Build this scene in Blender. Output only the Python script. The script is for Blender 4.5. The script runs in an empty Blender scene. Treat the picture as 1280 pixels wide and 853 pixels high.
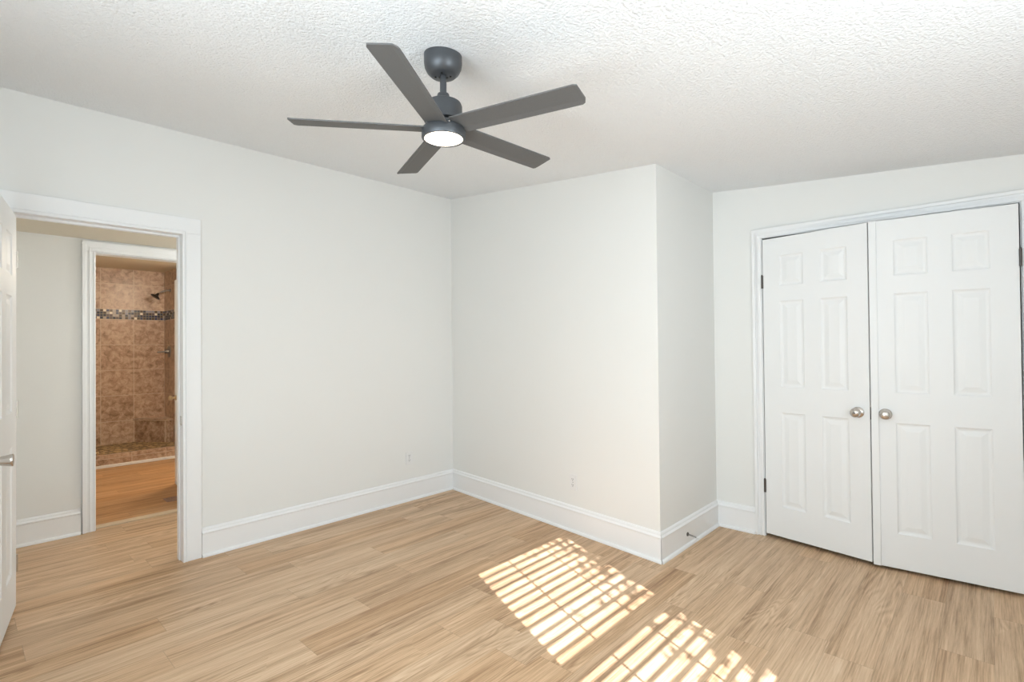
import bpy, bmesh, math, random
from mathutils import Vector, Matrix
C = bpy.context.scene
COL = C.collection
R = math.radians
random.seed(7)

# ------------------------------------------------------------------ camera
cam_d = bpy.data.cameras.new('camera'); cam = bpy.data.objects.new('camera', cam_d); COL.objects.link(cam)
cam_d.sensor_width = 36.0; cam_d.lens = 644.45 / 1280 * 36; cam_d.clip_start = .02; cam_d.clip_end = 200
yaw, pitch, roll = 0.7461, 0.0105, -0.0095
fw = Vector((math.cos(yaw) * math.cos(pitch), math.sin(yaw) * math.cos(pitch), math.sin(pitch)))
rt = Vector((math.sin(yaw), -math.cos(yaw), 0)); up = rt.cross(fw)
r2 = math.cos(roll) * rt + math.sin(roll) * up; u2 = -math.sin(roll) * rt + math.cos(roll) * up
M = Matrix((r2, u2, -fw)).transposed().to_4x4(); M.translation = Vector((0, 0, 1.35))
cam.matrix_world = M
C.camera = cam

# ------------------------------------------------------------------ light
w = bpy.data.worlds.new('world'); C.world = w; w.use_nodes = True
wn = w.node_tree; bg = wn.nodes['Background']
sky = wn.nodes.new('ShaderNodeTexSky'); sky.sky_type = 'HOSEK_WILKIE'
sky.sun_direction = Vector((-.41, -1, .61)).normalized(); sky.turbidity = 3
wn.links.new(sky.outputs[0], bg.inputs[0]); bg.inputs[1].default_value = 1.2

SUN_DIR = Vector((.41, 1.0, -.61)).normalized()
sd = bpy.data.lights.new('sun', 'SUN'); sun = bpy.data.objects.new('sun', sd); COL.objects.link(sun)
sd.energy = 17.0; sd.angle = R(.2); sd.color = (1, .985, 1.06)
sun.rotation_euler = SUN_DIR.to_track_quat('-Z', 'Y').to_euler(); sun.location = (-2, -6, 6)

def area(name, loc, direction, sx, sy, power, color):
    d = bpy.data.lights.new(name, 'AREA'); o = bpy.data.objects.new(name, d); COL.objects.link(o)
    d.shape = 'RECTANGLE'; d.size = sx; d.size_y = sy; d.energy = power; d.color = color
    o.location = loc; o.rotation_euler = Vector(direction).to_track_quat('-Z', 'Y').to_euler()
    return o
area('rear_fill_light', (-.52, .90, 1.42), (1, .0, .2), 1.5, 1.35, 45, (.868, .99, 1.075))  # added general fill lamp in front of the made-up rear window
area('daylight_blind_window', (1.2, -.8, 1.40), (.0, 1, .85), .78, 1.2, 34, (.868, .99, 1.075))
C.view_settings.view_transform = 'Standard'; C.view_settings.look = 'None'
C.view_settings.gamma = 1; C.view_settings.use_curve_mapping = False
C.view_settings.exposure = 0.02

# ------------------------------------------------------------------ materials
def mat(name, color, rough=.5, metal=0, spec=None):
    m = bpy.data.materials.new(name); m.use_nodes = True
    b = m.node_tree.nodes['Principled BSDF']
    b.inputs['Base Color'].default_value = (*color, 1); b.inputs['Roughness'].default_value = rough; b.inputs['Metallic'].default_value = metal
    if spec is not None: b.inputs['Specular IOR Level'].default_value = spec
    return m
class NT:
    """small helper for node graphs"""
    def __init__(s, m): s.t = m.node_tree; s.b = s.t.nodes['Principled BSDF']
    def n(s, kind, **kw):
        x = s.t.nodes.new(kind)
        for k, v in kw.items(): setattr(x, k, v)
        return x
    def l(s, a, b): s.t.links.new(a, b)
    def math(s, op, a, b=None, c=None):
        x = s.n('ShaderNodeMath', operation=op)
        for i, v in enumerate((a, b, c)):
            if v is None: continue
            if isinstance(v, (int, float)): x.inputs[i].default_value = v
            else: s.l(v, x.inputs[i])
        return x.outputs[0]
    def xyz(s, a, b, c):
        x = s.n('ShaderNodeCombineXYZ')
        for i, v in enumerate((a, b, c)):
            if isinstance(v, (int, float)): x.inputs[i].default_value = v
            else: s.l(v, x.inputs[i])
        return x.outputs[0]
    def pos(s):
        g = s.n('ShaderNodeNewGeometry'); x = s.n('ShaderNodeSeparateXYZ'); s.l(g.outputs['Position'], x.inputs[0]); return x.outputs
    def objco(s):
        g = s.n('ShaderNodeTexCoord'); return g.outputs['Object']
    def noise(s, vec, scale, detail=4, rough=.5, dist=0):
        x = s.n('ShaderNodeTexNoise'); x.inputs['Scale'].default_value = scale; x.inputs['Detail'].default_value = detail
        x.inputs['Roughness'].default_value = rough; x.inputs['Distortion'].default_value = dist
        s.l(vec, x.inputs['Vector']); return x.outputs['Fac']
    def ramp(s, fac, stops, interp='LINEAR'):
        x = s.n('ShaderNodeValToRGB'); e = x.color_ramp; e.interpolation = interp
        while len(e.elements) < len(stops): e.elements.new(.5)
        for el, (p, c) in zip(e.elements, stops): el.position = p; el.color = (*c, 1)
        s.l(fac, x.inputs[0]); return x.outputs[0]
    def mix(s, fac, a, b, mode='MIX'):
        x = s.n('ShaderNodeMix', data_type='RGBA', blend_type=mode)
        for i, v in ((0, fac), (6, a), (7, b)):
            if isinstance(v, (int, float)): x.inputs[i].default_value = v
            elif isinstance(v, tuple): x.inputs[i].default_value = (*v, 1)
            else: s.l(v, x.inputs[i])
        return x.outputs[2]
    def bump(s, h, strength, dist):
        x = s.n('ShaderNodeBump'); x.inputs['Strength'].default_value = strength; x.inputs['Distance'].default_value = dist
        s.l(h, x.inputs['Height']); s.l(x.outputs[0], s.b.inputs['Normal'])

m_wall = mat('warm_white_wall_paint', (.87, .865, .835), .75)
t = NT(m_wall); t.bump(t.noise(t.objco(), 160, 3), .12, .002)
m_trim = mat('white_gloss_trim_paint', (.93, .932, .928), .38)
m_door = mat('white_door_paint', (.905, .908, .90), .5)
t = NT(m_door); t.bump(t.noise(t.objco(), 40, 3), .05, .001)
m_edge = mat('shadow_gap_paint', (.5, .5, .48), .7)
m_ceil = mat('knockdown_textured_ceiling', (.90, .915, .925), .9)
t = NT(m_ceil)
n1 = t.noise(t.objco(), 72, 3, .6, .5)
vo = t.n('ShaderNodeTexVoronoi'); vo.inputs['Scale'].default_value = 95; t.l(t.objco(), vo.inputs['Vector'])
hh = t.math('ADD', t.math('MULTIPLY', t.math('SMOOTH_MIN', n1, .62, .1), 1.3), t.math('MULTIPLY', vo.outputs['Distance'], -.55))
t.bump(hh, .8, .007)

m_floor = mat('oak_vinyl_planks', (.5, .35, .22), .42, spec=.35)
t = NT(m_floor); X, Y, Z = t.pos()
PW, PL = .182, 1.22
row = t.math('FLOOR', t.math('DIVIDE', Y, PW))
wn1 = t.n('ShaderNodeTexWhiteNoise', noise_dimensions='1D'); t.l(row, wn1.inputs['W'])
xs = t.math('ADD', X, t.math('MULTIPLY', wn1.outputs['Value'], PL))
colm = t.math('FLOOR', t.math('DIVIDE', xs, PL))
wn2 = t.n('ShaderNodeTexWhiteNoise', noise_dimensions='2D'); t.l(t.xyz(row, colm, 0), wn2.inputs['Vector'])
rnd = wn2.outputs['Value']
off = t.math('MULTIPLY', rnd, 37.0)
v1 = t.xyz(t.math('MULTIPLY', X, .5), t.math('ADD', t.math('MULTIPLY', Y, 11.0), off), off)
g1 = t.noise(v1, 1.7, 6, .62, .35)
v2 = t.xyz(t.math('MULTIPLY', X, 2.0), t.math('ADD', t.math('MULTIPLY', Y, 75.0), off), off)
g2 = t.noise(v2, 2.0, 6, .7, .15)
v3 = t.xyz(t.math('MULTIPLY', X, .6), t.math('ADD', t.math('MULTIPLY', Y, 5.2), off), off)
wv = t.n('ShaderNodeTexNoise'); wv.inputs['Scale'].default_value = 1.3; wv.inputs['Detail'].default_value = 2; t.l(v3, wv.inputs['Vector'])
rings = t.math('FRACT', t.math('MULTIPLY', wv.outputs['Fac'], 22.0))
rings = t.math('ABSOLUTE', t.math('SUBTRACT', rings, .5))
rmask = t.math('GREATER_THAN', t.noise(t.xyz(t.math('ADD', X, off), t.math('MULTIPLY', Y, 2.0), off), .9, 1), .57)
rings = t.math('ADD', .25, t.math('MULTIPLY', rmask, t.math('SUBTRACT', rings, .25)))
grain = t.math('ADD', t.math('ADD', t.math('MULTIPLY', g1, .54), t.math('MULTIPLY', g2, .54)), t.math('MULTIPLY', rings, .20))
grain = t.math('SUBTRACT', grain, .08)
grain = t.math('ADD', grain, t.math('MULTIPLY', t.math('SUBTRACT', rnd, .5), .07))
base = t.ramp(grain, [(.34, (.31, .175, .093)), (.44, (.50, .323, .188)), (.52, (.645, .435, .268)), (.61, (.75, .538, .348)), (.72, (.84, .635, .45))])
tint = t.ramp(wn2.outputs['Color'], [(0, (1.0, .94, .86)), (.5, (1, 1, 1)), (1, (.93, .95, .97))])
base = t.mix(.8, base, tint, 'MULTIPLY')
fy = t.math('FRACT', t.math('DIVIDE', Y, PW)); fx = t.math('FRACT', t.math('DIVIDE', xs, PL))
sy = t.math('GREATER_THAN', t.math('ABSOLUTE', t.math('SUBTRACT', fy, .5)), .4935)
sx = t.math('GREATER_THAN', t.math('ABSOLUTE', t.math('SUBTRACT', fx, .5)), .4988)
seam = t.math('MAXIMUM', sy, sx)
base = t.mix(t.math('MULTIPLY', seam, .25), base, (.20, .13, .085))
t.l(base, t.b.inputs['Base Color'])
t.l(t.math('ADD', .36, t.math('MULTIPLY', g2, .18)), t.b.inputs['Roughness'])
t.bump(t.math('SUBTRACT', t.math('MULTIPLY', g2, .25), seam), .12, .002)

m_bfloor = m_floor.copy(); m_bfloor.name = 'amber_oak_planks'
t = NT(m_bfloor); lk = t.b.inputs['Base Color'].links[0].from_socket
t.l(t.mix(1.0, lk, (.86, .72, .56), 'MULTIPLY'), t.b.inputs['Base Color'])

def tile_mat(name, z0, w_=.345, h_=.33, u0=1.265, dark=1.0):
    m = mat(name, (.3, .18, .1), .35); t = NT(m); X, Y, Z = t.pos()
    u = t.math('DIVIDE', t.math('SUBTRACT', t.math('ADD', X, t.math('SUBTRACT', Y, 8.3)), u0), w_)
    v = t.math('DIVIDE', t.math('SUBTRACT', Z, z0), h_)
    wnz = t.n('ShaderNodeTexWhiteNoise', noise_dimensions='2D'); t.l(t.xyz(t.math('FLOOR', u), t.math('FLOOR', v), 0), wnz.inputs['Vector'])
    vec = t.xyz(t.math('ADD', X, t.math('MULTIPLY', wnz.outputs['Value'], 9.0)), Y, Z)
    n = t.noise(vec, 16, 9, .72, .5)
    n = t.math('ADD', n, t.math('MULTIPLY', t.math('SUBTRACT', wnz.outputs['Value'], .5), .08))
    c = t.ramp(n, [(.32, (.20, .12, .075)), (.44, (.39, .25, .17)), (.56, (.55, .39, .28)), (.7, (.68, .53, .41))])
    gu = t.math('GREATER_THAN', t.math('ABSOLUTE', t.math('SUBTRACT', t.math('FRACT', u), .5)), .489)
    gv = t.math('GREATER_THAN', t.math('ABSOLUTE', t.math('SUBTRACT', t.math('FRACT', v), .5)), .4885)
    g = t.math('MAXIMUM', gu, gv)
    t.l(t.mix(t.math('MULTIPLY', g, .75), c, (.66, .54, .42)), t.b.inputs['Base Color'])
    t.bump(t.math('SUBTRACT', t.math('MULTIPLY', n, .4), g), .3, .003)
    return m
m_tile = tile_mat('brown_stone_tile', .10)
m_tile_up = tile_mat('brown_stone_tile_upper', 1.88)
m_tile_bench = tile_mat('brown_stone_tile_bench', .10, .2, .33, .11)
m_mosaic = mat('glass_mosaic', (.1, .1, .1), .2); t = NT(m_mosaic); X, Y, Z = t.pos()
u = t.math('DIVIDE', t.math('ADD', X, Y), .0325); v = t.math('DIVIDE', t.math('SUBTRACT', Z, 1.752), .0316)
wz = t.n('ShaderNodeTexWhiteNoise', noise_dimensions='2D'); t.l(t.xyz(t.math('FLOOR', u), t.math('FLOOR', v), 0), wz.inputs['Vector'])
c = t.ramp(wz.outputs['Value'], [(0, (.015, .017, .04)), (.2, (.07, .035, .02)), (.38, (.02, .025, .09)), (.52, (.26, .26, .32)), (.66, (.12, .08, .08)), (.80, (.42, .36, .33)), (.9, (.85, .78, .66))], 'CONSTANT')
g = t.math('MAXIMUM', t.math('GREATER_THAN', t.math('ABSOLUTE', t.math('SUBTRACT', t.math('FRACT', u), .5)), .44), t.math('GREATER_THAN', t.math('ABSOLUTE', t.math('SUBTRACT', t.math('FRACT', v), .5)), .44))
t.l(t.mix(g, c, (.35, .28, .21)), t.b.inputs['Base Color'])
m_pebble = mat('pebble_shower_floor', (.4, .3, .15), .5); t = NT(m_pebble)
vo = t.n('ShaderNodeTexVoronoi'); vo.inputs['Scale'].default_value = 22; t.l(t.objco(), vo.inputs['Vector'])
c = t.ramp(vo.outputs['Color'], [(0, (.30, .18, .08)), (.5, (.50, .34, .16)), (1, (.64, .48, .27))])
t.l(t.mix(t.math('GREATER_THAN', vo.outputs['Distance'], .5), c, (.17, .11, .06)), t.b.inputs['Base Color'])
t.bump(t.math('MULTIPLY', vo.outputs['Distance'], -1), .8, .012)
m_bathceil = mat('bathroom_ceiling_tan', (.66, .56, .42), .85)  # one even tan over the whole bathroom ceiling
m_fan = mat('graphite_metal', (.098, .104, .112), .42, .55)
t = NT(m_fan); t.bump(t.noise(t.objco(), 300, 2), .05, .0006)
m_blade = mat('matte_charcoal_blade', (.135, .136, .135), .55)
t = NT(m_blade); n = t.noise(t.objco(), 260, 3)
t.l(t.mix(n, (.095, .095, .094), (.125, .124, .121)), t.b.inputs['Base Color'])
m_lens = mat('lit_frosted_lens', (1, .95, .88), .4)
b = m_lens.node_tree.nodes['Principled BSDF']; b.inputs['Emission Color'].default_value = (1, .87, .70, 1); b.inputs['Emission Strength'].default_value = 4.0
m_nickel = mat('satin_nickel', (.60, .56, .52), .26, 1)
m_brass = mat('aged_brass', (.72, .58, .36), .35, .8)
m_bronze = mat('dark_bronze_hinge', (.11, .10, .095), .45, .7)
m_black = mat('oil_rubbed_black_metal', (.02, .018, .016), .4, .4)
m_steel = mat('grey_steel', (.26, .25, .24), .35, .9)
m_plate = mat('white_plastic', (.86, .855, .84), .4)
m_slot = mat('dark_outlet_slot', (.05, .05, .05), .6)
m_receptacle = mat('grey_white_receptacle', (.60, .60, .59), .5)
m_rubber = mat('white_rubber_tip', (.8, .8, .78), .6)
m_register = mat('brown_metal_register', (.36, .235, .19), .5)
m_thresh = mat('pale_wood_threshold', (.66, .52, .36), .45)
m_slat = mat('white_blind_slat', (.85, .85, .83), .5)
m_leaf = mat('green_leaf', (.10, .2, .05), .6)
m_bark = mat('grey_brown_bark', (.16, .12, .09), .9)
m_lawn = mat('dry_lawn', (.30, .31, .17), .95)
t = NT(m_lawn); t.l(t.ramp(t.noise(t.objco(), 3, 6), [(.3, (.2, .24, .1)), (.7, (.38, .36, .22))]), t.b.inputs['Base Color'])
m_glass = mat('window_glass', (1, 1, 1), 0); m_glass.node_tree.nodes['Principled BSDF'].inputs['Transmission Weight'].default_value = 1
m_glass.node_tree.nodes['Principled BSDF'].inputs['IOR'].default_value = 1.0
m_shade = mat('white_roller_shade_cloth', (.9, .89, .86), .8)

# ------------------------------------------------------------------ helpers
def obj(name, bm, m, parent=None, smooth=False, loc=None, rotz=None, bevel=0):
    me = bpy.data.meshes.new(name)
    bmesh.ops.remove_doubles(bm, verts=bm.verts, dist=1e-6)
    bmesh.ops.recalc_face_normals(bm, faces=bm.faces)
    bm.to_mesh(me); bm.free()
    me.materials.append(m)
    o = bpy.data.objects.new(name, me); COL.objects.link(o)
    if parent: o.parent = parent
    if loc: o.location = loc
    if rotz is not None: o.rotation_euler.z = rotz
    if smooth:
        for p in me.polygons: p.use_smooth = True
        try: me.set_sharp_from_angle(angle=R(38))
        except Exception: pass
    if bevel:
        b = o.modifiers.new('bevel', 'BEVEL'); b.width = bevel; b.segments = 2; b.limit_method = 'ANGLE'; b.angle_limit = R(40)
    return o
def tag(o, label, cat, kind=None, group=None):
    o['label'] = label; o['category'] = cat
    if kind: o['kind'] = kind
    if group: o['group'] = group
    return o
def struct(name, bm, m, label, cat, **k): return tag(obj(name, bm, m, **k), label, cat, 'structure')
def empty(name, loc=(0, 0, 0), rotz=0):
    o = bpy.data.objects.new(name, None); COL.objects.link(o); o.location = loc; o.rotation_euler = (0, 0, rotz); o.empty_display_size = .1; return o
def B(): return bmesh.new()
def box(bm, x0, x1, y0, y1, z0, z1):
    v = [bm.verts.new((x, y, z)) for x in (x0, x1) for y in (y0, y1) for z in (z0, z1)]
    for f in ((0, 1, 3, 2), (4, 6, 7, 5), (0, 4, 5, 1), (2, 3, 7, 6), (0, 2, 6, 4), (1, 5, 7, 3)): bm.faces.new([v[i] for i in f])
    return bm
def hexa(bm, lo, hi):
    """prism from 4 bottom and 4 top points"""
    a = [bm.verts.new(p) for p in lo]; b = [bm.verts.new(p) for p in hi]
    bm.faces.new(a[::-1]); bm.faces.new(b)
    for i in range(4): bm.faces.new((a[i], a[(i + 1) % 4], b[(i + 1) % 4], b[i]))
def lathe(bm, prof, seg=32, axis='Z', at=(0, 0, 0), caps=True):
    """prof = [(radius, height)], spun about axis"""
    A = Vector(at); rings = []
    for r, h in prof:
        ring = []
        for i in range(seg):
            a = 2 * math.pi * i / seg; p, q = r * math.cos(a), r * math.sin(a)
            P = {'Z': (p, q, h), 'X': (h, p, q), 'Y': (q, h, p)}[axis]
            ring.append(bm.verts.new(A + Vector(P)))
        rings.append(ring)
    for a, b in zip(rings, rings[1:]):
        for i in range(seg): bm.faces.new((a[i], a[(i + 1) % seg], b[(i + 1) % seg], b[i]))
    if caps: bm.faces.new(rings[0][::-1]); bm.faces.new(rings[-1])
    return bm
def tube(bm, pts, rad, seg=12):
    pts = [Vector(p) for p in pts]; rings = []
    rads = rad if isinstance(rad, (list, tuple)) else [rad] * len(pts)
    for i, p in enumerate(pts):
        d = (pts[min(i + 1, len(pts) - 1)] - pts[max(i - 1, 0)]).normalized()
        s = d.cross(Vector((0, 0, 1)) if abs(d.z) < .9 else Vector((1, 0, 0))).normalized(); q = d.cross(s)
        rings.append([bm.verts.new(p + rads[i] * (math.cos(2 * math.pi * k / seg) * s + math.sin(2 * math.pi * k / seg) * q)) for k in range(seg)])
    for a, b in zip(rings, rings[1:]):
        for k in range(seg): bm.faces.new((a[k], a[(k + 1) % seg], b[(k + 1) % seg], b[k]))
    bm.faces.new(rings[0][::-1]); bm.faces.new(rings[-1])
    return bm

# ------------------------------------------------------------------ room shell
YL, YE, XC, YW, XW = 3.776, 1.515, 3.884, -.92, -.60
XB, XB2 = 3.2385, 2.9814
HALL_Y0, HALL_Y1 = 3.89, 4.93
def ceil_z(x, y):
    ks = [(-1.2, 2.232), (-.92, 2.258), (-.15, 2.328), (.04, 2.345), (1.124, 2.434), (1.515, 2.471), (2.2, 2.555), (3.776, 2.751), (4.2, 2.80)]
    for (a, p), (b_, q) in zip(ks, ks[1:]):
        if y <= b_: break
    z = p + (q - p) * (y - a) / (b_ - a)
    return z + .012 * (x - 1.7)
def wall_strip(bm, p0, p1, out, z0=0, z1=None, n=8, th=.1, sh0=(0, 0), sh1=(0, 0)):
    """wall between plan points p0, p1 with thickness th along out; top follows the ceiling unless z1 is given"""
    p0, p1, out = Vector(p0), Vector(p1), Vector(out)
    n = 1 if z1 is not None else n
    for i in range(n):
        a = p0.lerp(p1, i / n); b_ = p0.lerp(p1, (i + 1) / n)
        za = z1 if z1 is not None else ceil_z(a.x, a.y) + .004
        zb = z1 if z1 is not None else ceil_z(b_.x, b_.y) + .004
        oa, ob = a + out * th, b_ + out * th
        if i == 0: oa = oa + Vector(sh0)
        if i == n - 1: ob = ob + Vector(sh1)
        hexa(bm, [(a.x, a.y, z0), (b_.x, b_.y, z0), (ob.x, ob.y, z0), (oa.x, oa.y, z0)], [(a.x, a.y, za), (b_.x, b_.y, zb), (ob.x, ob.y, zb), (oa.x, oa.y, za)])
    return bm
bm = B(); box(bm, XW - .2, 4.8, YW - .2, 5.06, -.1, 0)
struct('floor', bm, m_floor, 'oak-look vinyl plank floor of the bedroom and hall', 'floor')
bm = B()
ys = [-1.05, -.92, -.5, -.15, .04, .4, .8, 1.124, 1.515, 1.85, 2.2, 2.8, 3.4, 3.776, 3.9]; xs_ = [XW - .1, .5, 1.7, 2.9, 4.0]
lo = [[bm.verts.new((x, y, ceil_z(x, y))) for x in xs_] for y in ys]; hi = [[bm.verts.new((x, y, ceil_z(x, y) + .1)) for x in xs_] for y in ys]
for j in range(len(ys) - 1):
    for i in range(len(xs_) - 1):
        bm.faces.new((lo[j][i], lo[j][i + 1], lo[j + 1][i + 1], lo[j + 1][i])); bm.faces.new((hi[j][i], hi[j + 1][i], hi[j + 1][i + 1], hi[j][i + 1]))
for j in range(len(ys) - 1):
    for i in (0, -1): bm.faces.new((lo[j][i], lo[j + 1][i], hi[j + 1][i], hi[j][i]))
for i in range(len(xs_) - 1):
    for j in (0, -1): bm.faces.new((lo[j][i], lo[j][i + 1], hi[j][i + 1], hi[j][i]))
struct('ceiling', bm, m_ceil, 'white textured ceiling that slopes down away from the doorway wall', 'ceiling')

DX0, DX1, DZ = .205, .985, 2.085      # bedroom doorway
bm = B(); T = HALL_Y0 - YL
wall_strip(bm, (XW - .1, YL), (DX0 - .012, YL), (0, 1), th=T); wall_strip(bm, (DX1 + .012, YL), (XB + .1, YL), (0, 1), th=T)
n = 3
for i in range(n):
    a = DX0 - .012 + (DX1 - DX0 + .024) * i / n; b_ = DX0 - .012 + (DX1 - DX0 + .024) * (i + 1) / n
    hexa(bm, [(a, YL, DZ + .012), (b_, YL, DZ + .012), (b_, HALL_Y0, DZ + .012), (a, HALL_Y0, DZ + .012)],
         [(a, YL, ceil_z(a, YL) + .004), (b_, YL, ceil_z(b_, YL) + .004), (b_, HALL_Y0, ceil_z(b_, YL) + .004), (a, HALL_Y0, ceil_z(a, YL) + .004)])
struct('wall_left', bm, m_wall, 'long white wall with the open doorway and one outlet', 'wall')
outB = Vector((1, 0))
bm = B(); wall_strip(bm, (XB, YL), (XB2, YE), outB, sh1=(0, .1))
struct('wall_center', bm, m_wall, 'white wall below the fan that ends at the outside corner', 'wall')
bm = B(); wall_strip(bm, (XB2, YE), (XC, YE), (0, 1), n=4, sh0=(.1, 0))
struct('wall_return', bm, m_wall, 'short white return wall between the outside corner and the closet wall', 'wall')
CY0, CY1, CZ = -.132, 1.170, 2.098       # closet opening
bm = B(); wall_strip(bm, (XC, YE + .1), (XC, CY1 + .012), (1, 0), n=3); wall_strip(bm, (XC, CY0 - .012), (XC, YW - .1), (1, 0), n=3)
n = 6
for i in range(n):
    a = CY0 - .012 + (CY1 - CY0 + .024) * i / n; b_ = CY0 - .012 + (CY1 - CY0 + .024) * (i + 1) / n
    hexa(bm, [(XC, a, CZ + .012), (XC, b_, CZ + .012), (XC + .1, b_, CZ + .012), (XC + .1, a, CZ + .012)],
         [(XC, a, ceil_z(XC, a) + .004), (XC, b_, ceil_z(XC, b_) + .004), (XC + .1, b_, ceil_z(XC, b_) + .004), (XC + .1, a, ceil_z(XC, a) + .004)])
struct('wall_right', bm, m_wall, 'white wall around the double closet doors', 'wall')
WX0, WX1, WZ0, WZ1 = .72, 1.68, .74, 2.06   # blind window opening
bm = B(); wall_strip(bm, (XW - .1, YW), (WX0, YW), (0, -1), n=3); wall_strip(bm, (WX1, YW), (XC + .1, YW), (0, -1), n=4)
wall_strip(bm, (WX0, YW), (WX1, YW), (0, -1), 0, WZ0)
for i in range(2):
    a = WX0 + (WX1 - WX0) * i / 2; b_ = WX0 + (WX1 - WX0) * (i + 1) / 2
    hexa(bm, [(a, YW, WZ1), (b_, YW, WZ1), (b_, YW - .1, WZ1), (a, YW - .1, WZ1)], [(a, YW, ceil_z(a, YW) + .004), (b_, YW, ceil_z(b_, YW) + .004), (b_, YW - .1, ceil_z(b_, YW) + .004), (a, YW - .1, ceil_z(a, YW) + .004)])
struct('wall_front', bm, m_wall, 'white wall with the sunny blind-covered window', 'wall')
SY0, SY1, SZ0, SZ1 = .10, 1.70, .74, 2.08
bm = B(); wall_strip(bm, (XW, YW - .1), (XW, SY0), (-1, 0), n=4); wall_strip(bm, (XW, SY1), (XW, YL + .1), (-1, 0), n=6)
wall_strip(bm, (XW, SY0), (XW, SY1), (-1, 0), 0, SZ0)
for i in range(3):
    a = SY0 + (SY1 - SY0) * i / 3; b_ = SY0 + (SY1 - SY0) * (i + 1) / 3
    hexa(bm, [(XW, a, SZ1), (XW, b_, SZ1), (XW - .1, b_, SZ1), (XW - .1, a, SZ1)], [(XW, a, ceil_z(XW, a) + .004), (XW, b_, ceil_z(XW, b_) + .004), (XW - .1, b_, ceil_z(XW, b_) + .004), (XW - .1, a, ceil_z(XW, a) + .004)])
struct('wall_rear', bm, m_wall, 'white wall with the added fill-light window', 'wall')
# closet interior
bm = B(); box(bm, 4.62, 4.72, -.4, 1.45, 0, 2.5); box(bm, XC + .1, 4.62, 1.35, 1.45, 0, 2.5); box(bm, XC + .1, 4.62, -.4, -.3, 0, 2.5); box(bm, XC + .1, 4.72, -.4, 1.45, 2.5, 2.6)
struct('wall_closet', bm, m_wall, 'inside walls of the closet behind the double doors', 'wall')

# hall
BX0, BX1, BZ = .722, 1.485, 2.085
bm = B(); box(bm, .05, BX0 - .012, HALL_Y1, 5.05, 0, 2.45); box(bm, BX1 + .012, 2.7, HALL_Y1, 5.05, 0, 2.45); box(bm, BX0 - .012, BX1 + .012, HALL_Y1, 5.05, BZ + .012, 2.45)
struct('wall_hall', bm, m_wall, 'white hall wall around the bathroom doorway', 'wall')
bm = B(); box(bm, .05, .15, HALL_Y0, HALL_Y1, 0, 2.3); box(bm, 2.6, 2.7, HALL_Y0, HALL_Y1, 0, 2.3)
struct('wall_hall_ends', bm, m_wall, 'white end walls of the short hall', 'wall')
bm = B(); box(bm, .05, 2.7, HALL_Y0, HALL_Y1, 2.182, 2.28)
struct('ceiling_hall', bm, mat('hall_ceiling_bounce_tint', (.76, .70, .58), .85), 'low white hall ceiling tinted with warm floor bounce above the bathroom doorway', 'ceiling')  # warm bounce from the floor is put into this ceiling colour
# bathroom
BXL, BXR, SHX, CURB, SHY = .45, 2.35, 1.955, 7.45, 8.30
bm = B(); box(bm, BXL, BXR, 5.06, 8.5, -.1, 0)
struct('floor_bathroom', bm, m_bfloor, 'wood-look floor of the bathroom before the shower', 'floor')
bm = B(); box(bm, BXL - .1, BXL, 5.05, 8.5, 0, 2.5); box(bm, BXR, BXR + .1, 5.05, CURB - .02, 0, 2.5); box(bm, SHX + .1, BXR + .1, CURB - .02, CURB + .1, 0, 2.5)
struct('wall_bathroom', bm, m_wall, 'white side walls of the bathroom', 'wall')
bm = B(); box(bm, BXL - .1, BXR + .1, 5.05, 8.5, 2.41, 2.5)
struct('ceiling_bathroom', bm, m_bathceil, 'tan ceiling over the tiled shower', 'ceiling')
bm = B(); box(bm, BXL, SHX, SHY, SHY + .1, 0, 1.752)
ws = struct('wall_shower_back', bm, m_tile, 'brown stone tiled back wall of the shower', 'wall')
bm = B(); box(bm, BXL, SHX, SHY, SHY + .1, 1.878, 2.41); obj('upper_tile', bm, m_tile_up, ws)
bm = B(); box(bm, BXL, SHX, SHY - .002, SHY + .1, 1.752, 1.878); o = obj('mosaic_band', bm, m_mosaic, ws); o['label'] = 'dark glass mosaic band with cream squares'
bm = B(); box(bm, SHX, SHX + .1, CURB, SHY + .1, 0, 1.752)
ws = struct('wall_shower_side', bm, m_tile, 'brown stone tiled side wall carrying the shower fittings', 'wall')
bm = B(); box(bm, SHX, SHX + .1, CURB, SHY + .1, 1.878, 2.41); obj('upper_tile', bm, m_tile_up, ws)
bm = B(); box(bm, SHX - .002, SHX + .1, CURB, SHY + .1, 1.752, 1.878); obj('mosaic_band', bm, m_mosaic, ws)
bm = B(); box(bm, BXL, SHX, CURB + .06, SHY, 0, .138)
struct('floor_shower', bm, m_pebble, 'tan pebble floor inside the shower', 'floor')
bm = B(); box(bm, BXL, SHX, CURB, CURB + .06, 0, .145)
sc_ = struct('trim_1', bm, m_tile, 'brown tiled curb along the shower front', 'shower curb', bevel=.006)
bm = B(); box(bm, BXL, SHX, CURB - .016, CURB, 0, .034); o = obj('shoe_molding', bm, m_trim, sc_, bevel=.005); o['label'] = 'white shoe strip at the foot of the curb'
# corner seat of the shower
bm = B()
tri = [(1.62, SHY), (SHX, SHY), (SHX, 7.90), (1.90, 7.90)]
hexa(bm, [(x, y, .138) for x, y in tri], [(x, y, .42) for x, y in tri])
seat = tag(obj('shower_seat', bm, m_tile_bench), 'low brown tiled corner seat in the shower below the valve', 'shower seat', 'structure')
bm = B(); tri2 = [(1.60, SHY), (SHX, SHY), (SHX, 7.88), (1.895, 7.88)]
hexa(bm, [(x, y, .42) for x, y in tri2], [(x, y, .445) for x, y in tri2]); obj('seat_top', bm, m_tile, seat, bevel=.004)

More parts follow.
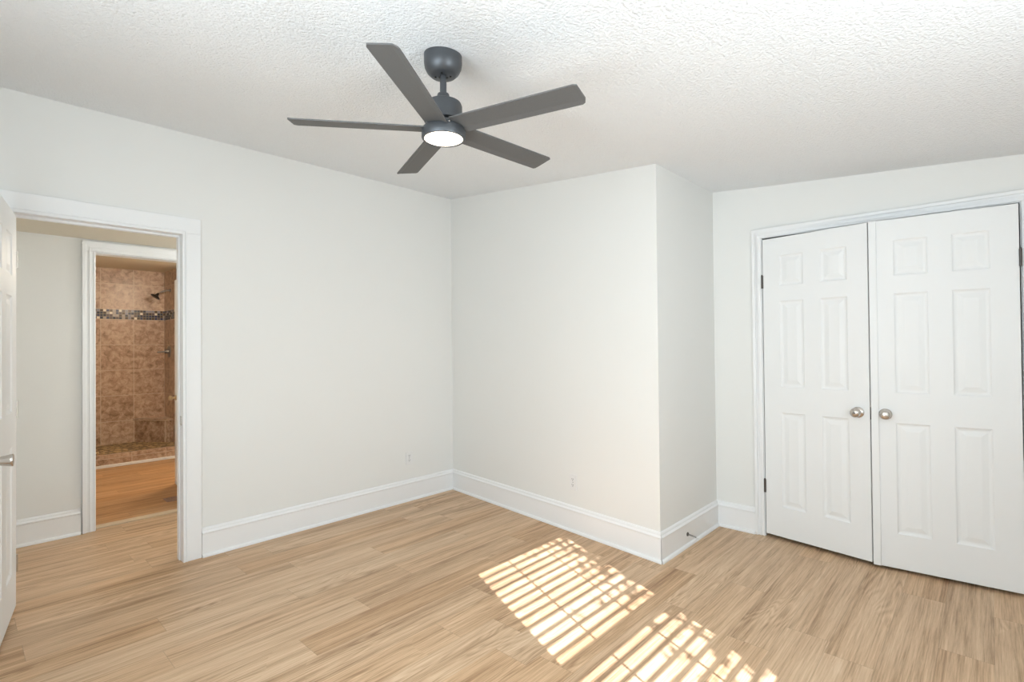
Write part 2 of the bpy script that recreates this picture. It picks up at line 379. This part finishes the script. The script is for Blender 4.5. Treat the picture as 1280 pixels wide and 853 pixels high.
# ------------------------------------------------------------------ trim
PROF = [(0, 0), (.030, 0), (.030, .008), (.026, .016), (.016, .021), (.016, .146), (.020, .150), (.021, .157), (.016, .163), (.012, .167), (.011, .176), (.007, .183), (0, .187)]
def base_run(name, pts, label, m0=None, m1=None, prof=PROF):
    """baseboard along a straight run pts[0]->pts[1]; room lies to the left; m0/m1 are the mitre slopes (d along run per d out)"""
    a, b_ = Vector(pts[0]), Vector(pts[1]); d = (b_ - a).normalized(); nrm = Vector((-d.y, d.x)); L = (b_ - a).length
    bm = B(); r0 = []; r1 = []
    for o_, z in prof:
        p = a + nrm * o_ + d * (o_ * (m0 or 0)); q = b_ + nrm * o_ + d * (o_ * (m1 or 0))
        r0.append(bm.verts.new((p.x, p.y, z))); r1.append(bm.verts.new((q.x, q.y, z)))
    for i in range(len(prof) - 1): bm.faces.new((r0[i], r0[i + 1], r1[i + 1], r1[i]))
    bm.faces.new(r0); bm.faces.new(r1[::-1]); bm.faces.new((r0[-1], r0[0], r1[0], r1[-1]))
    return struct(name, bm, m_trim, label, 'baseboard')
th = math.atan2(XB - XB2, YL - YE)            # lean of the centre wall
base_run('baseboard_left', ((XB, YL), (1.092, YL)), 'tall white baseboard under the doorway wall', math.tan(R(45) - th / 2), 0)
base_run('baseboard_left_far', ((.10, YL), (XW, YL)), 'short white baseboard behind the open bedroom door', 0, -1)
base_run('baseboard_center', ((XB2, YE), (XB, YL)), 'white baseboard of the wall below the fan', -math.tan(R(45) - th / 2), -math.tan(R(45) - th / 2))
base_run('baseboard_return', ((XC, YE), (XB2, YE)), 'white baseboard of the short return wall with the door stop', 1, math.tan(R(45) - th / 2))
base_run('baseboard_right', ((XC, CY1 + .066), (XC, YE)), 'short white baseboard left of the closet casing', 0, -1)
base_run('baseboard_hall', ((.632, HALL_Y1), (.15, HALL_Y1)), 'white baseboard of the hall wall left of the bathroom doorway', 0, 0)

def casing(name, label, axis, plane, a0, a1, zt, wd, dirn, head_over=0, prof=None, butt=False, depth=.018, y_back=None):
    """door casing on a plane: two legs and a head; dirn = direction out of the wall"""
    root_bm = B(); a0 -= .005; a1 += .005; zt += .005; wd -= .005
    def bx(bm, u0, u1, z0, z1, d0, d1):
        lo_, hi_ = sorted((plane + dirn * d0, plane + dirn * d1))
        if axis == 'x': box(bm, u0, u1, lo_, hi_, z0, z1)
        else: box(bm, lo_, hi_, u0, u1, z0, z1)
    bx(root_bm, a0 - wd, a1 + wd, zt, zt + wd, 0, depth)
    o = struct(name, root_bm, m_trim, label, 'door trim', bevel=.003)
    for s, u in ((-1, a0), (1, a1)):
        bm = B(); bx(bm, min(u, u + s * wd), max(u, u + s * wd), 0, zt, 0, depth); obj('leg', bm, m_trim, o, bevel=.003)
    return o, bx
# bedroom doorway
o, bx_ = casing('trim_2', 'wide flat white casing around the open bedroom doorway', 'x', YL, DX0, DX1, DZ + .004, .105, -1)
bm = B()   # inner bead and jamb lining of the doorway
for s, u in ((-1, DX0), (1, DX1)):
    box(bm, min(u, u + s * .012), max(u, u + s * .012), YL - .022, HALL_Y0 + .002, 0, DZ)
box(bm, DX0 - .012, DX1 + .012, YL - .022, HALL_Y0 + .002, DZ, DZ + .012)
obj('jamb', bm, m_trim, o, bevel=.002)
bm = B()
for s, u in ((-1, DX0), (1, DX1)):
    box(bm, min(u, u - s * .007), max(u, u - s * .007), YL + .045, YL + .083, 0, DZ - .012)
box(bm, DX0, DX1, YL + .045, YL + .083, DZ - .012, DZ)
obj('stop', bm, m_trim, o, bevel=.002)
bm = B()
for s, u in ((-1, DX0), (1, DX1)):
    box(bm, min(u + s * .016, u + s * .024), max(u + s * .016, u + s * .024), YL - .024, YL - .016, 0, DZ + .02)
box(bm, DX0 - .024, DX1 + .024, YL - .024, YL - .016, DZ + .017, DZ + .025)
obj('bead', bm, m_trim, o, bevel=.002)
bm = B(); box(bm, DX1 - .003, DX1, YL + .006, YL + .034, .865, .925); p_ = obj('strike_plate', bm, m_nickel, o, bevel=.001); p_['label'] = 'small nickel strike plate'
# hall side casing of the bathroom doorway: stepped profile
o, bx_ = casing('trim_3', 'stepped white casing around the bathroom doorway', 'x', HALL_Y1, BX0, BX1, BZ, .082, -1, depth=.014)
bm = B()
for s, u in ((-1, BX0), (1, BX1)):
    for i0, i1, dp in ((.058, .082, .024), (.030, .040, .019), (.005, .013, .018)):
        box(bm, min(u + s * i0, u + s * i1), max(u + s * i0, u + s * i1), HALL_Y1 - dp, HALL_Y1, 0, BZ + i0)
for i0, i1, dp in ((.058, .082, .024), (.030, .040, .019), (.005, .013, .018)):
    box(bm, BX0 - i1, BX1 + i1, HALL_Y1 - dp, HALL_Y1, BZ + i0, BZ + i1)
obj('moulding', bm, m_trim, o, bevel=.003)
bm = B()
for s, u in ((-1, BX0), (1, BX1)): box(bm, min(u, u + s * .012), max(u, u + s * .012), HALL_Y1, 5.052, 0, BZ)
box(bm, BX0 - .012, BX1 + .012, HALL_Y1, 5.052, BZ, BZ + .012)
obj('jamb', bm, m_trim, o, bevel=.002)
bm = B(); box(bm, BX0, BX1, HALL_Y1 + .03, HALL_Y1 + .105, 0, .012)
struct('trim_4', bm, m_thresh, 'pale wood threshold strip across the bathroom doorway', 'threshold', bevel=.004)
# closet casing
o, bx_ = casing('trim_5', 'white moulded casing around the double closet doors', 'y', XC, CY0, CY1, CZ, .064, -1, depth=.013)
bm = B()
for s, u in ((-1, CY0), (1, CY1)):
    for i0, i1, dp in ((.044, .064, .025), (.022, .032, .018)):
        box(bm, XC - dp, XC, min(u + s * i0, u + s * i1), max(u + s * i0, u + s * i1), 0, CZ + i0)
for i0, i1, dp in ((.044, .064, .025), (.022, .032, .018)):
    box(bm, XC - dp, XC, CY0 - i1, CY1 + i1, CZ + i0, CZ + i1)
obj('moulding', bm, m_trim, o, bevel=.003)
bm = B()
for s, u in ((-1, CY0), (1, CY1)): box(bm, XC - .004, XC + .1, min(u, u + s * .012), max(u, u + s * .012), 0, CZ)
box(bm, XC - .004, XC + .1, CY0 - .012, CY1 + .012, CZ, CZ + .012)
obj('jamb', bm, m_trim, o, bevel=.002)

# ------------------------------------------------------------------ six-panel doors
def door_slab(w_, h_, t_=.035):
    """slab in local x (0..w) z (0..h), front face at y=0 facing -y, moulded panels on both faces"""
    st = .115 * w_ / .65; mu = .105 * w_ / .65; pw = (w_ - 2 * st - mu) / 2
    xs = [0, st, st + pw, st + pw + mu, st + 2 * pw + mu, w_]
    k = h_ / 2.06
    zs = [0, .205 * k, .855 * k, 1.03 * k, 1.62 * k, 1.725 * k, 1.935 * k, h_]
    bm = B()
    for side in (0, 1):
        sg = 1 if side == 0 else -1; y0 = 0 if side == 0 else t_
        for i in range(5):
            for j in range(7):
                x0, x1, z0, z1 = xs[i], xs[i + 1], zs[j], zs[j + 1]
                if i in (1, 3) and j in (1, 3, 5):
                    rings = []
                    for ins, dep in ((0, 0), (.006, .006), (.013, .0085), (.020, .009), (.046, .003), (.048, .0028)):
                        rings.append([bm.verts.new((x, y0 + sg * dep, z)) for x, z in ((x0 + ins, z0 + ins), (x1 - ins, z0 + ins), (x1 - ins, z1 - ins), (x0 + ins, z1 - ins))])
                    for a, b_ in zip(rings, rings[1:]):
                        for q in range(4): bm.faces.new((a[q], a[(q + 1) % 4], b_[(q + 1) % 4], b_[q]))
                    bm.faces.new(rings[-1])
                else:
                    bm.faces.new([bm.verts.new(p) for p in ((x0, y0, z0), (x1, y0, z0), (x1, y0, z1), (x0, y0, z1))])
    for i in range(5):
        for z in (0, h_): bm.faces.new([bm.verts.new(p) for p in ((xs[i], 0, z), (xs[i + 1], 0, z), (xs[i + 1], t_, z), (xs[i], t_, z))])
    for j in range(7):
        for x in (0, w_): bm.faces.new([bm.verts.new(p) for p in ((x, 0, zs[j]), (x, 0, zs[j + 1]), (x, t_, zs[j + 1]), (x, t_, zs[j]))])
    return bm
KNOB = [(.033, 0), (.033, .004), (.028, .009), (.014, .011), (.0125, .026), (.017, .032), (.025, .038), (.0285, .047), (.0275, .056), (.022, .063), (.012, .0665), (.002, .067)]
def knob(parent, x, z, y=0, sg=-1, m=None, prof=KNOB, label=None):
    bm = B(); lathe(bm, [(r, sg * h) for r, h in prof], 28, 'Y', (x, y, z))
    o = obj('knob', bm, m or m_nickel, parent, smooth=True)
    if label: o['label'] = label
    return o
def hinge(parent, x, z, y=0, h=.09):
    bm = B(); lathe(bm, [(.0065, -h / 2), (.0065, h / 2)], 12, 'Z', (x, y - .004, z)); lathe(bm, [(.0045, h / 2), (.0045, h / 2 + .006)], 10, 'Z', (x, y - .004, z))
    box(bm, x - .005, x + .007, y - .0015, y + .001, z - h / 2, z + h / 2)
    o = obj('hinge', bm, m_bronze, parent); o['label'] = 'dark bronze hinge'; return o
def door(name, label, hx, hy, fx, fy, z0, z1):
    """leaf from hinge (hx,hy) to free end (fx,fy); front face is on the left of hinge->free ... -y local"""
    d = Vector((fx - hx, fy - hy)); w_ = d.length
    o = struct(name, door_slab(w_, z1 - z0), m_door, label, 'door', bevel=.0015)
    o.location = (hx, hy, z0); o.rotation_euler.z = math.atan2(d.y, d.x)
    return o, w_
# closet left leaf: hinge -> free; front (-y local) must face the room (-x world)
d1, w1 = door('door_1', 'white six-panel closet door beside the return wall, standing slightly ajar', 3.868, 1.163, 3.765, .534, .026, 2.083)
# direction points to -y world, so local -y is -x world
knob(d1, w1 - .062, .925 - .026, label='satin nickel knob with a keyhole centre')
bm = B(); lathe(bm, [(.0075, -.0675), (.0065, -.070), (.002, -.0705)], 16, 'Y', (w1 - .062, 0, .899)); box(bm, w1 - .0635, w1 - .0605, -.0715, -.0700, .894, .904); obj('lock_cylinder', bm, m_steel, d1)
hinge(d1, -.003, 1.76); hinge(d1, -.003, .33)
bm = B(); box(bm, w1 - .0005, w1 + .002, .004, .031, .860, .935); box(bm, w1, w1 + .011, .010, .024, .886, .912); obj('latch', bm, m_bronze, d1, bevel=.001)
# closet right leaf: built from the free end so that local -y faces the room too
d2, w2 = door('door_2', 'white six-panel closet door at the right edge with an edge strip, beside its ajar twin', 3.762, .523, 3.822, -.126, .020, 2.083)
knob(d2, .066, .925 - .020, label='round satin nickel knob')
bm = B(); box(bm, -.004, .034, -.010, 0, 0, 2.063); o = obj('astragal', bm, m_door, d2, bevel=.002); o['label'] = 'flat strip along the meeting edge'
hinge(d2, w2 + .004, 1.775); hinge(d2, w2 + .004, .34)
# bedroom door, open into the room past square
a = R(9.5); WB = .765
d3, w3 = door('door_3', 'white six-panel bedroom door swung open at the left edge', .222 - WB * math.sin(a), 3.772 - WB * math.cos(a), .222, 3.772, .014, 2.066)
# local -y = right-hand side of travel; travel is +y so -y local is +x world (towards the doorway)
LEVER = [(.032, 0), (.032, .006), (.026, .010), (.0165, .013), (.018, .024), (.021, .040), (.025, .058), (.0262, .064), (.025, .0672), (.004, .0675)]
knob(d3, .062, .885 - .014, 0, -1, m_nickel, LEVER, 'satin nickel flared knob')
knob(d3, .062, .885 - .014, .035, 1, m_nickel, LEVER, 'satin nickel flared knob on the far face')
for z in (.22, 1.03, 1.82):
    bm = B(); lathe(bm, [(.006, -.045), (.006, .045)], 10, 'Z', (w3 + .003, -.001, z)); box(bm, w3 - .001, w3 + .001, 0, .03, z - .045, z + .045); obj('hinge', bm, m_nickel, d3)
# bathroom door, open inward
d4, w4 = door('door_4', 'white bathroom door standing open beyond the hall, seen almost edge on', 1.470, 5.075, 1.534, 5.99, .012, 2.045)
# its bathroom-side face (towards the view) has a brass-coloured knob
BK = [(.027, 0), (.027, .004), (.011, .008), (.010, .028), (.021, .036), (.0255, .046), (.0245, .056), (.016, .063), (.002, .065)]
knob(d4, w4 - .062, .86, .035, 1, m_brass, BK, 'pale brass knob')
knob(d4, w4 - .062, .86, 0, -1, m_brass, BK, 'pale brass knob on the wall side')

# ------------------------------------------------------------------ ceiling fan
FX, FY = 1.27, 1.52; FZ = ceil_z(FX, FY)
fan = tag(empty('ceiling_fan', (FX, FY, FZ)), 'charcoal five-blade ceiling fan with a lit round lamp', 'ceiling fan')
L = lambda z: z - FZ
bm = B(); lathe(bm, [(.070, .012), (.0725, .0), (.0725, -.030), (.070, -.048), (.062, -.064), (.050, -.076), (.044, -.079), (.018, -.081), (.018, -.078)], 48)
can = obj('canopy', bm, m_fan, fan, smooth=True)
for k in range(4):
    bm = B(); aa = R(40 + 90 * k); lathe(bm, [(.004, -.0775), (.004, -.0835), (.001, -.0845)], 10, 'Z', (.029 * math.cos(aa), .029 * math.sin(aa), 0)); o = obj('screw', bm, m_black, can)
bm = B(); lathe(bm, [(.0125, -.070), (.0125, L(2.2870))], 24); obj('downrod', bm, m_fan, fan, smooth=True)
bm = B(); lathe(bm, [(.0135, L(2.3200)), (.022, L(2.3180)), (.0235, L(2.3120)), (.0245, L(2.2940)), (.027, L(2.2880))], 32); obj('yoke_cover', bm, m_fan, fan, smooth=True)
bm = B(); lathe(bm, [(.022, L(2.2890)), (.058, L(2.2860)), (.067, L(2.2810)), (.0715, L(2.2700)), (.0725, L(2.2100)), (.060, L(2.2040))], 48); obj('motor_housing', bm, m_fan, fan, smooth=True)
bm = B(); lathe(bm, [(.058, L(2.2060)), (.070, L(2.2000)), (.074, L(2.1880)), (.074, L(2.1820))], 48); obj('blade_hub', bm, m_fan, fan, smooth=True)
bm = B(); lathe(bm, [(.060, L(2.1830)), (.082, L(2.1810)), (.0835, L(2.1770)), (.0835, L(2.1490)), (.081, L(2.1450)), (.0735, L(2.1450)), (.0735, L(2.1500))], 56, caps=False)
ring = obj('light_ring', bm, m_fan, fan, smooth=True)
for k in range(5):
    bm = B(); aa = R(30 + 72 * k); lathe(bm, [(.0035, L(2.1780)), (.0035, L(2.1850)), (.001, L(2.1870))], 10, 'Z', (.079 * math.cos(aa), .079 * math.sin(aa), 0)); obj('screw', bm, m_nickel, ring)
bm = B(); lathe(bm, [(.0735, L(2.1570)), (.0735, L(2.1475)), (.070, L(2.1455)), (.045, L(2.1445)), (.002, L(2.1440))], 48); o = obj('lens', bm, m_lens, fan, smooth=True); o['label'] = 'glowing warm white round lens'
def blade_mesh():
    bm = B(); Pt = R(9); Lp = R(-20); r0, r1 = .062, .558; th_ = .005
    # cross-section: across (s) from clockwise edge to counter-clockwise edge; main face slopes down, lip turns up
    def sec(wm, wl, s0):
        pts = [(s0, 0)]
        a_ = (s0 + wm * math.cos(Pt), -wm * math.sin(Pt)); b2 = (a_[0] + wl * math.cos(Lp), a_[1] + wl * math.sin(Lp))
        z_mid = -.5 * wm * math.sin(Pt)
        return [(p, q - z_mid) for p, q in (pts[0], a_, b2)]
    secs = []
    for i, (r, wm, wl) in enumerate(((r0, .070, .026), (.10, .072, .026), (.30, .077, .024), (r1 - .012, .081, .022), (r1, .076, .016))):
        s = sec(wm, wl, -.056 if i < 4 else -.050)
        sl = [0, .004, -.002] if i == 4 else [0, 0, 0]
        if i == 0: sl = [0, 0, 0]
        secs.append([(r + sl[k] + (-.02 * 0), p, q) for k, (p, q) in enumerate(s)])
    up_ = [[bm.verts.new((r, p, q + th_)) for r, p, q in s] for s in secs]; dn = [[bm.verts.new((r, p, q)) for r, p, q in s] for s in secs]
    for i in range(len(secs) - 1):
        for k in range(2):
            bm.faces.new((up_[i][k], up_[i + 1][k], up_[i + 1][k + 1], up_[i][k + 1])); bm.faces.new((dn[i][k], dn[i][k + 1], dn[i + 1][k + 1], dn[i + 1][k]))
        for k in (0, 2): bm.faces.new((up_[i][k], up_[i + 1][k], dn[i + 1][k], dn[i][k]))
    for i in (0, -1):
        for k in range(2): bm.faces.new((up_[i][k], up_[i][k + 1], dn[i][k + 1], dn[i][k]))
    return bm
bl0 = obj('blade', blade_mesh(), m_blade, fan)
bl0.location = (0, 0, L(2.187)); bl0.rotation_euler.z = R(-2.9)
for k in range(1, 5):
    c = bl0.copy(); COL.objects.link(c); c.parent = fan; c.rotation_euler.z = R(-2.9 + 72 * k)
ld = bpy.data.lights.new('fan_lamp', 'AREA'); lo_ = bpy.data.objects.new('fan_lamp', ld); COL.objects.link(lo_)
ld.shape = 'DISK'; ld.size = .14; ld.energy = 3.0; ld.color = (1, .85, .66); lo_.location = (FX, FY, 2.139)

# ------------------------------------------------------------------ outlets, stop
def outlet(label, loc, rotz):
    """duplex outlet, front faces local -y"""
    r_ = tag(empty('wall_outlet', loc, rotz), label, 'outlet', group='wall outlets')
    bm = B(); box(bm, -.035, .035, -.006, 0, -.057, .057); obj('cover_plate', bm, m_plate, r_, bevel=.003)
    for s in (1, -1):
        bm = B(); lathe(bm, [(.0165, -.006), (.0165, -.008), (.0155, -.0085)], 24, 'Y', (0, 0, s * .0205)); q = obj('receptacle', bm, m_plate, r_)
        bm = B(); box(bm, -.0078, -.0052, -.0092, -.008, s * .0205 + .000, s * .0205 + .009); box(bm, .0052, .0078, -.0092, -.008, s * .0205 + .001, s * .0205 + .008)
        lathe(bm, [(.0028, -.008), (.0028, -.0092)], 10, 'Y', (0, 0, s * .0205 - .006)); obj('slot', bm, m_slot, q)
    bm = B(); lathe(bm, [(.003, -.006), (.003, -.0072), (.001, -.0076)], 10, 'Y'); obj('screw', bm, m_steel, r_)
    return r_
outlet('white duplex outlet low on the doorway wall near the inside corner', (2.728, YL, .372), 0)
tt = (2.235 - YE) / (YL - YE)
outlet('white duplex outlet low on the wall below the fan', (XB2 + (XB - XB2) * tt, 2.235, .356), math.atan2(YE - YL, XB2 - XB))
ds = tag(empty('door_stop', (3.333, 1.499, .082)), 'small metal door stop sticking out of the return wall baseboard', 'door stop')
bm = B(); lathe(bm, [(.013, 0), (.013, -.005), (.007, -.010)], 16, 'Y'); obj('base', bm, m_bronze, ds)
bm = B(); tube(bm, [(0, -.004, 0), (.002, -.045, -.006), (.006, -.062, -.010)], [.0055, .005, .0045], 10); obj('rod', bm, m_steel, ds, smooth=True)
bm = B(); tube(bm, [(.006, -.060, -.010), (.008, -.074, -.013)], .007, 12); obj('tip', bm, m_rubber, ds, smooth=True)

# ------------------------------------------------------------------ bathroom fittings
sh = tag(empty('showerhead', (SHX, 8.0, 2.14)), 'dark shower head on an arm high on the tiled side wall', 'shower head')
bm = B(); lathe(bm, [(.028, 0), (.028, -.004), (.012, -.012)], 20, 'X'); o = obj('flange', bm, m_steel, sh, smooth=True)
bm = B(); tube(bm, [(0, 0, 0), (-.045, 0, -.004), (-.09, 0, -.022), (-.140, 0, -.052)], .0105, 12); obj('arm', bm, m_steel, sh, smooth=True)
bm = B(); lathe(bm, [(.012, .0), (.016, -.02), (.022, -.034), (.055, -.055), (.058, -.066), (.050, -.069)], 28); o = obj('head', bm, m_black, sh, smooth=True); o.location = (-.134, 0, -.046); o.rotation_euler.y = R(36)
sv = tag(empty('shower_valve', (SHX, 8.06, 1.325)), 'shower valve with a lever handle on the tiled side wall', 'shower valve')
bm = B(); lathe(bm, [(.078, 0), (.078, -.006), (.070, -.010), (.03, -.012)], 36, 'X'); obj('escutcheon', bm, m_steel, sv, smooth=True)
bm = B(); lathe(bm, [(.026, -.010), (.025, -.045), (.020, -.052), (.002, -.053)], 24, 'X'); obj('hub', bm, m_steel, sv, smooth=True)
bm = B(); tube(bm, [(-.04, 0, 0), (-.09, 0, -.004), (-.135, -.004, -.008)], [.013, .011, .009], 12); o = obj('handle', bm, m_steel, sv, smooth=True)
fr = tag(empty('floor_register', (1.43, 5.42, 0)), 'brown metal floor register beside the bathroom threshold', 'floor register')
bm = B(); box(bm, -.15, .15, -.07, -.055, 0, .006); box(bm, -.15, .15, .055, .07, 0, .006); box(bm, -.15, -.13, -.055, .055, 0, .006); box(bm, .13, .15, -.055, .055, 0, .006); obj('frame', bm, m_register, fr, bevel=.002)
bm = B()
for k in range(13): box(bm, -.122 + k * .02, -.112 + k * .02, -.055, .055, 0, .0045)
obj('grille', bm, m_register, fr)
vv = tag(empty('supply_valve', (1.048, 7.36, 0)), 'small brass water supply valve beside the shower curb', 'valve')
bm = B(); tube(bm, [(0, 0, 0), (0, 0, .20)], .008, 12); lathe(bm, [(.022, 0), (.022, .004), (.009, .01)], 18); obj('pipe', bm, m_brass, vv, smooth=True)
bm = B(); lathe(bm, [(.012, .17), (.016, .18), (.016, .215), (.010, .225), (.008, .25), (.019, .254), (.021, .264), (.019, .274), (.004, .277)], 20); obj('valve_body', bm, m_brass, vv, smooth=True)
bm = B(); lathe(bm, [(.007, 0), (.007, .030), (.018, .033), (.019, .044), (.012, .047)], 16, 'X', (.008, 0, .196)); obj('handle', bm, m_brass, vv, smooth=True)
fl = tag(empty('ceiling_lamp', (1.86, 6.3, 2.41)), 'flush round lamp on the bathroom ceiling', 'lamp')
bm = B(); lathe(bm, [(.15, 0), (.15, -.02), (.14, -.03)], 32); obj('base', bm, m_nickel, fl, smooth=True)
m_bl = mat('lit_bathroom_globe', (1, .9, .75), .4); b = m_bl.node_tree.nodes['Principled BSDF']; b.inputs['Emission Color'].default_value = (1, .72, .42, 1); b.inputs['Emission Strength'].default_value = 2.5
bm = B(); lathe(bm, [(.138, -.03), (.135, -.06), (.11, -.09), (.06, -.108), (.003, -.112)], 32); obj('globe', bm, m_bl, fl, smooth=True)
ld2 = bpy.data.lights.new('bathroom_lamp', 'POINT'); lo2 = bpy.data.objects.new('bathroom_lamp', ld2); COL.objects.link(lo2)
ld2.energy = 38; ld2.color = (1, .88, .71); ld2.shadow_soft_size = .1; lo2.location = (1.86, 6.3, 2.22)

hl = tag(empty('hall_fill_lamp', (2.1, 4.4, 2.182)), 'added round fill lamp on the hall ceiling, out of view', 'lamp')  # extra lamp placed out of view to brighten the hall
bm = B(); lathe(bm, [(.13, 0), (.13, -.015), (.12, -.022)], 32); obj('base', bm, m_nickel, hl, smooth=True)
m_hl = mat('hall_fill_globe', (1, .95, .88), .4); b = m_hl.node_tree.nodes['Principled BSDF']; b.inputs['Emission Color'].default_value = (1, .9, .76, 1); b.inputs['Emission Strength'].default_value = 2.5
bm = B(); lathe(bm, [(.118, -.022), (.115, -.045), (.09, -.068), (.05, -.08), (.003, -.083)], 32); obj('globe', bm, m_hl, hl, smooth=True)
ld3 = bpy.data.lights.new('hall_fill_light', 'POINT'); lo3_ = bpy.data.objects.new('hall_fill_light', ld3); COL.objects.link(lo3_)  # point light of the added hall fixture
ld3.energy = 21; ld3.color = (.94, .98, 1.0); ld3.shadow_soft_size = .1; lo3_.location = (2.1, 4.4, 2.03)

# ------------------------------------------------------------------ windows behind the camera
bm = B()
box(bm, WX0, WX0 + .028, YW - .1, YW + .0, WZ0, WZ1); box(bm, WX1 - .028, WX1, YW - .1, YW, WZ0, WZ1); box(bm, WX0, WX1, YW - .1, YW, WZ1 - .03, WZ1); box(bm, WX0, WX1, YW - .1, YW, WZ0, WZ0 + .03)
w1_ = struct('window_1', bm, m_trim, 'sunny double-hung window with open white slat blinds', 'window')
for (za, zb, yy) in ((1.36, WZ1 - .03, YW - .075), (WZ0 + .03, 1.405, YW - .045)):
    bm = B(); x0, x1 = WX0 + .028, WX1 - .028
    box(bm, x0, x0 + .03, yy - .012, yy + .012, za, zb); box(bm, x1 - .03, x1, yy - .012, yy + .012, za, zb); box(bm, x0, x1, yy - .012, yy + .012, za, za + .035); box(bm, x0, x1, yy - .012, yy + .012, zb - .035, zb)
    sa = obj('sash', bm, m_trim, w1_)
bm = B()
for za, zb in ((WX0 - .09, WX0), (WX1, WX1 + .09)): box(bm, za, zb, YW, YW + .016, WZ0 - .02, WZ1 + .09)
box(bm, WX0, WX1, YW, YW + .016, WZ1, WZ1 + .09); box(bm, WX0 - .1, WX1 + .1, YW, YW + .06, WZ0 - .035, WZ0); obj('casing', bm, m_trim, w1_)
bl = tag(empty('window_blind', ((WX0 + WX1) / 2, YW + .055, WZ1)), 'white horizontal slat blind with open slats hung over the sunny window', 'blind')
hw = .46
bm = B(); box(bm, -hw, hw, -.028, .028, .0, .045); obj('headrail', bm, m_slat, bl)
n_sl = 27; pit = .0470
tilt = R(15.5)
for k in range(n_sl):
    bm = B(); cs, sn = .025 * math.cos(tilt), .025 * math.sin(tilt)
    zc = -.02 - pit * k
    pts = [(-cs, sn), (0, .0025), (cs, -sn)]
    lo3 = []; 
    for yy, zz in pts:
        lo3.append([bm.verts.new((x, yy, zc + zz)) for x in (-hw, hw)] + [bm.verts.new((x, yy, zc + zz + .0025)) for x in (-hw, hw)])
    for a_, b_ in zip(lo3, lo3[1:]):
        bm.faces.new((a_[0], a_[1], b_[1], b_[0])); bm.faces.new((a_[2], b_[2], b_[3], a_[3])); bm.faces.new((a_[0], b_[0], b_[2], a_[2])); bm.faces.new((a_[1], a_[3], b_[3], b_[1]))
    bm.faces.new(lo3[0]); bm.faces.new(lo3[-1]); obj('slat', bm, m_slat, bl)
for xx in (-.104, .216):
    bm = B(); box(bm, xx - .006, xx + .006, -.001, .001, -.02 - pit * n_sl, 0); obj('ladder_cord', bm, m_slat, bl)
# added wide window, out of view, backing the general fill light; shade drawn
bm = B()
for y0, y1 in ((SY0, SY0 + .05), (SY1 - .05, SY1)): box(bm, XW - .1, XW, y0, y1, SZ0, SZ1)
box(bm, XW - .1, XW, SY0, SY1, SZ0, SZ0 + .05); box(bm, XW - .1, XW, SY0, SY1, SZ1 - .05, SZ1); box(bm, XW - .08, XW - .05, 0.88, 0.92, SZ0, SZ1)
w2_ = struct('fill_window', bm, m_trim, 'added unseen fill-light window with a drawn white roller shade', 'window')
bm = B(); box(bm, XW - .045, XW - .043, SY0 + .05, SY1 - .05, SZ0 + .05, SZ1 - .05); obj('roller_shade', bm, m_shade, w2_)

# ------------------------------------------------------------------ outside: lawn and the tree whose leaves dapple the sun
bm = B(); box(bm, -14, 14, -20, YW - .3, -.75, -.6)
struct('ground', bm, m_lawn, 'dry lawn outside the window', 'lawn')
tree = tag(empty('shade_tree', (1.35, -4.6, -.6)), 'leafy tree standing on the lawn outside the window', 'tree')
bm = B(); tube(bm, [(0, 0, 0), (.03, .02, 1.2), (.1, .05, 2.4), (.3, .1, 3.6)], [.13, .11, .09, .04], 12)
obj('trunk', bm, m_bark, tree, smooth=True)
bm = B(); rr = random.Random(11)
def leaf(bm, p, s):
    d = Vector((rr.gauss(0, 1), rr.gauss(0, 1), rr.gauss(0, 1))).normalized(); e = d.orthogonal().normalized(); f = d.cross(e)
    e, f = e * s, f * s * .45
    pts = [p - e, p - e * .2 - f, p + e, p - e * .2 + f]
    bm.faces.new([bm.verts.new(q) for q in pts])
def to_tree(x, z, back):     # point on the window plane traced back along the sun
    P = Vector((x, YW, z)) - SUN_DIR / SUN_DIR.y * back
    return P - Vector((1.35, -4.6, -.6))
for k in range(620):
    back = rr.uniform(2.9, 4.4)
    x = 1.53 + rr.gauss(.17, .13); z = rr.uniform(.6, 2.2)
    x += .05 * math.sin(z * 9) + (.04 if z < 1.38 else 0)
    leaf(bm, to_tree(x, z, back), rr.uniform(.03, .06))
for k in range(26):
    leaf(bm, to_tree(rr.uniform(1.1, 1.5), rr.uniform(1.45, 1.65) if k % 2 else rr.uniform(.75, 1.2), rr.uniform(2.9, 4.4)), rr.uniform(.02, .04))
for k in range(900):
    p = Vector((rr.gauss(1.2, .6), rr.gauss(-.1, .6), rr.gauss(4.2, .6)))
    leaf(bm, p, rr.uniform(.05, .09))
o = obj('foliage', bm, m_leaf, tree); o['kind'] = 'stuff'
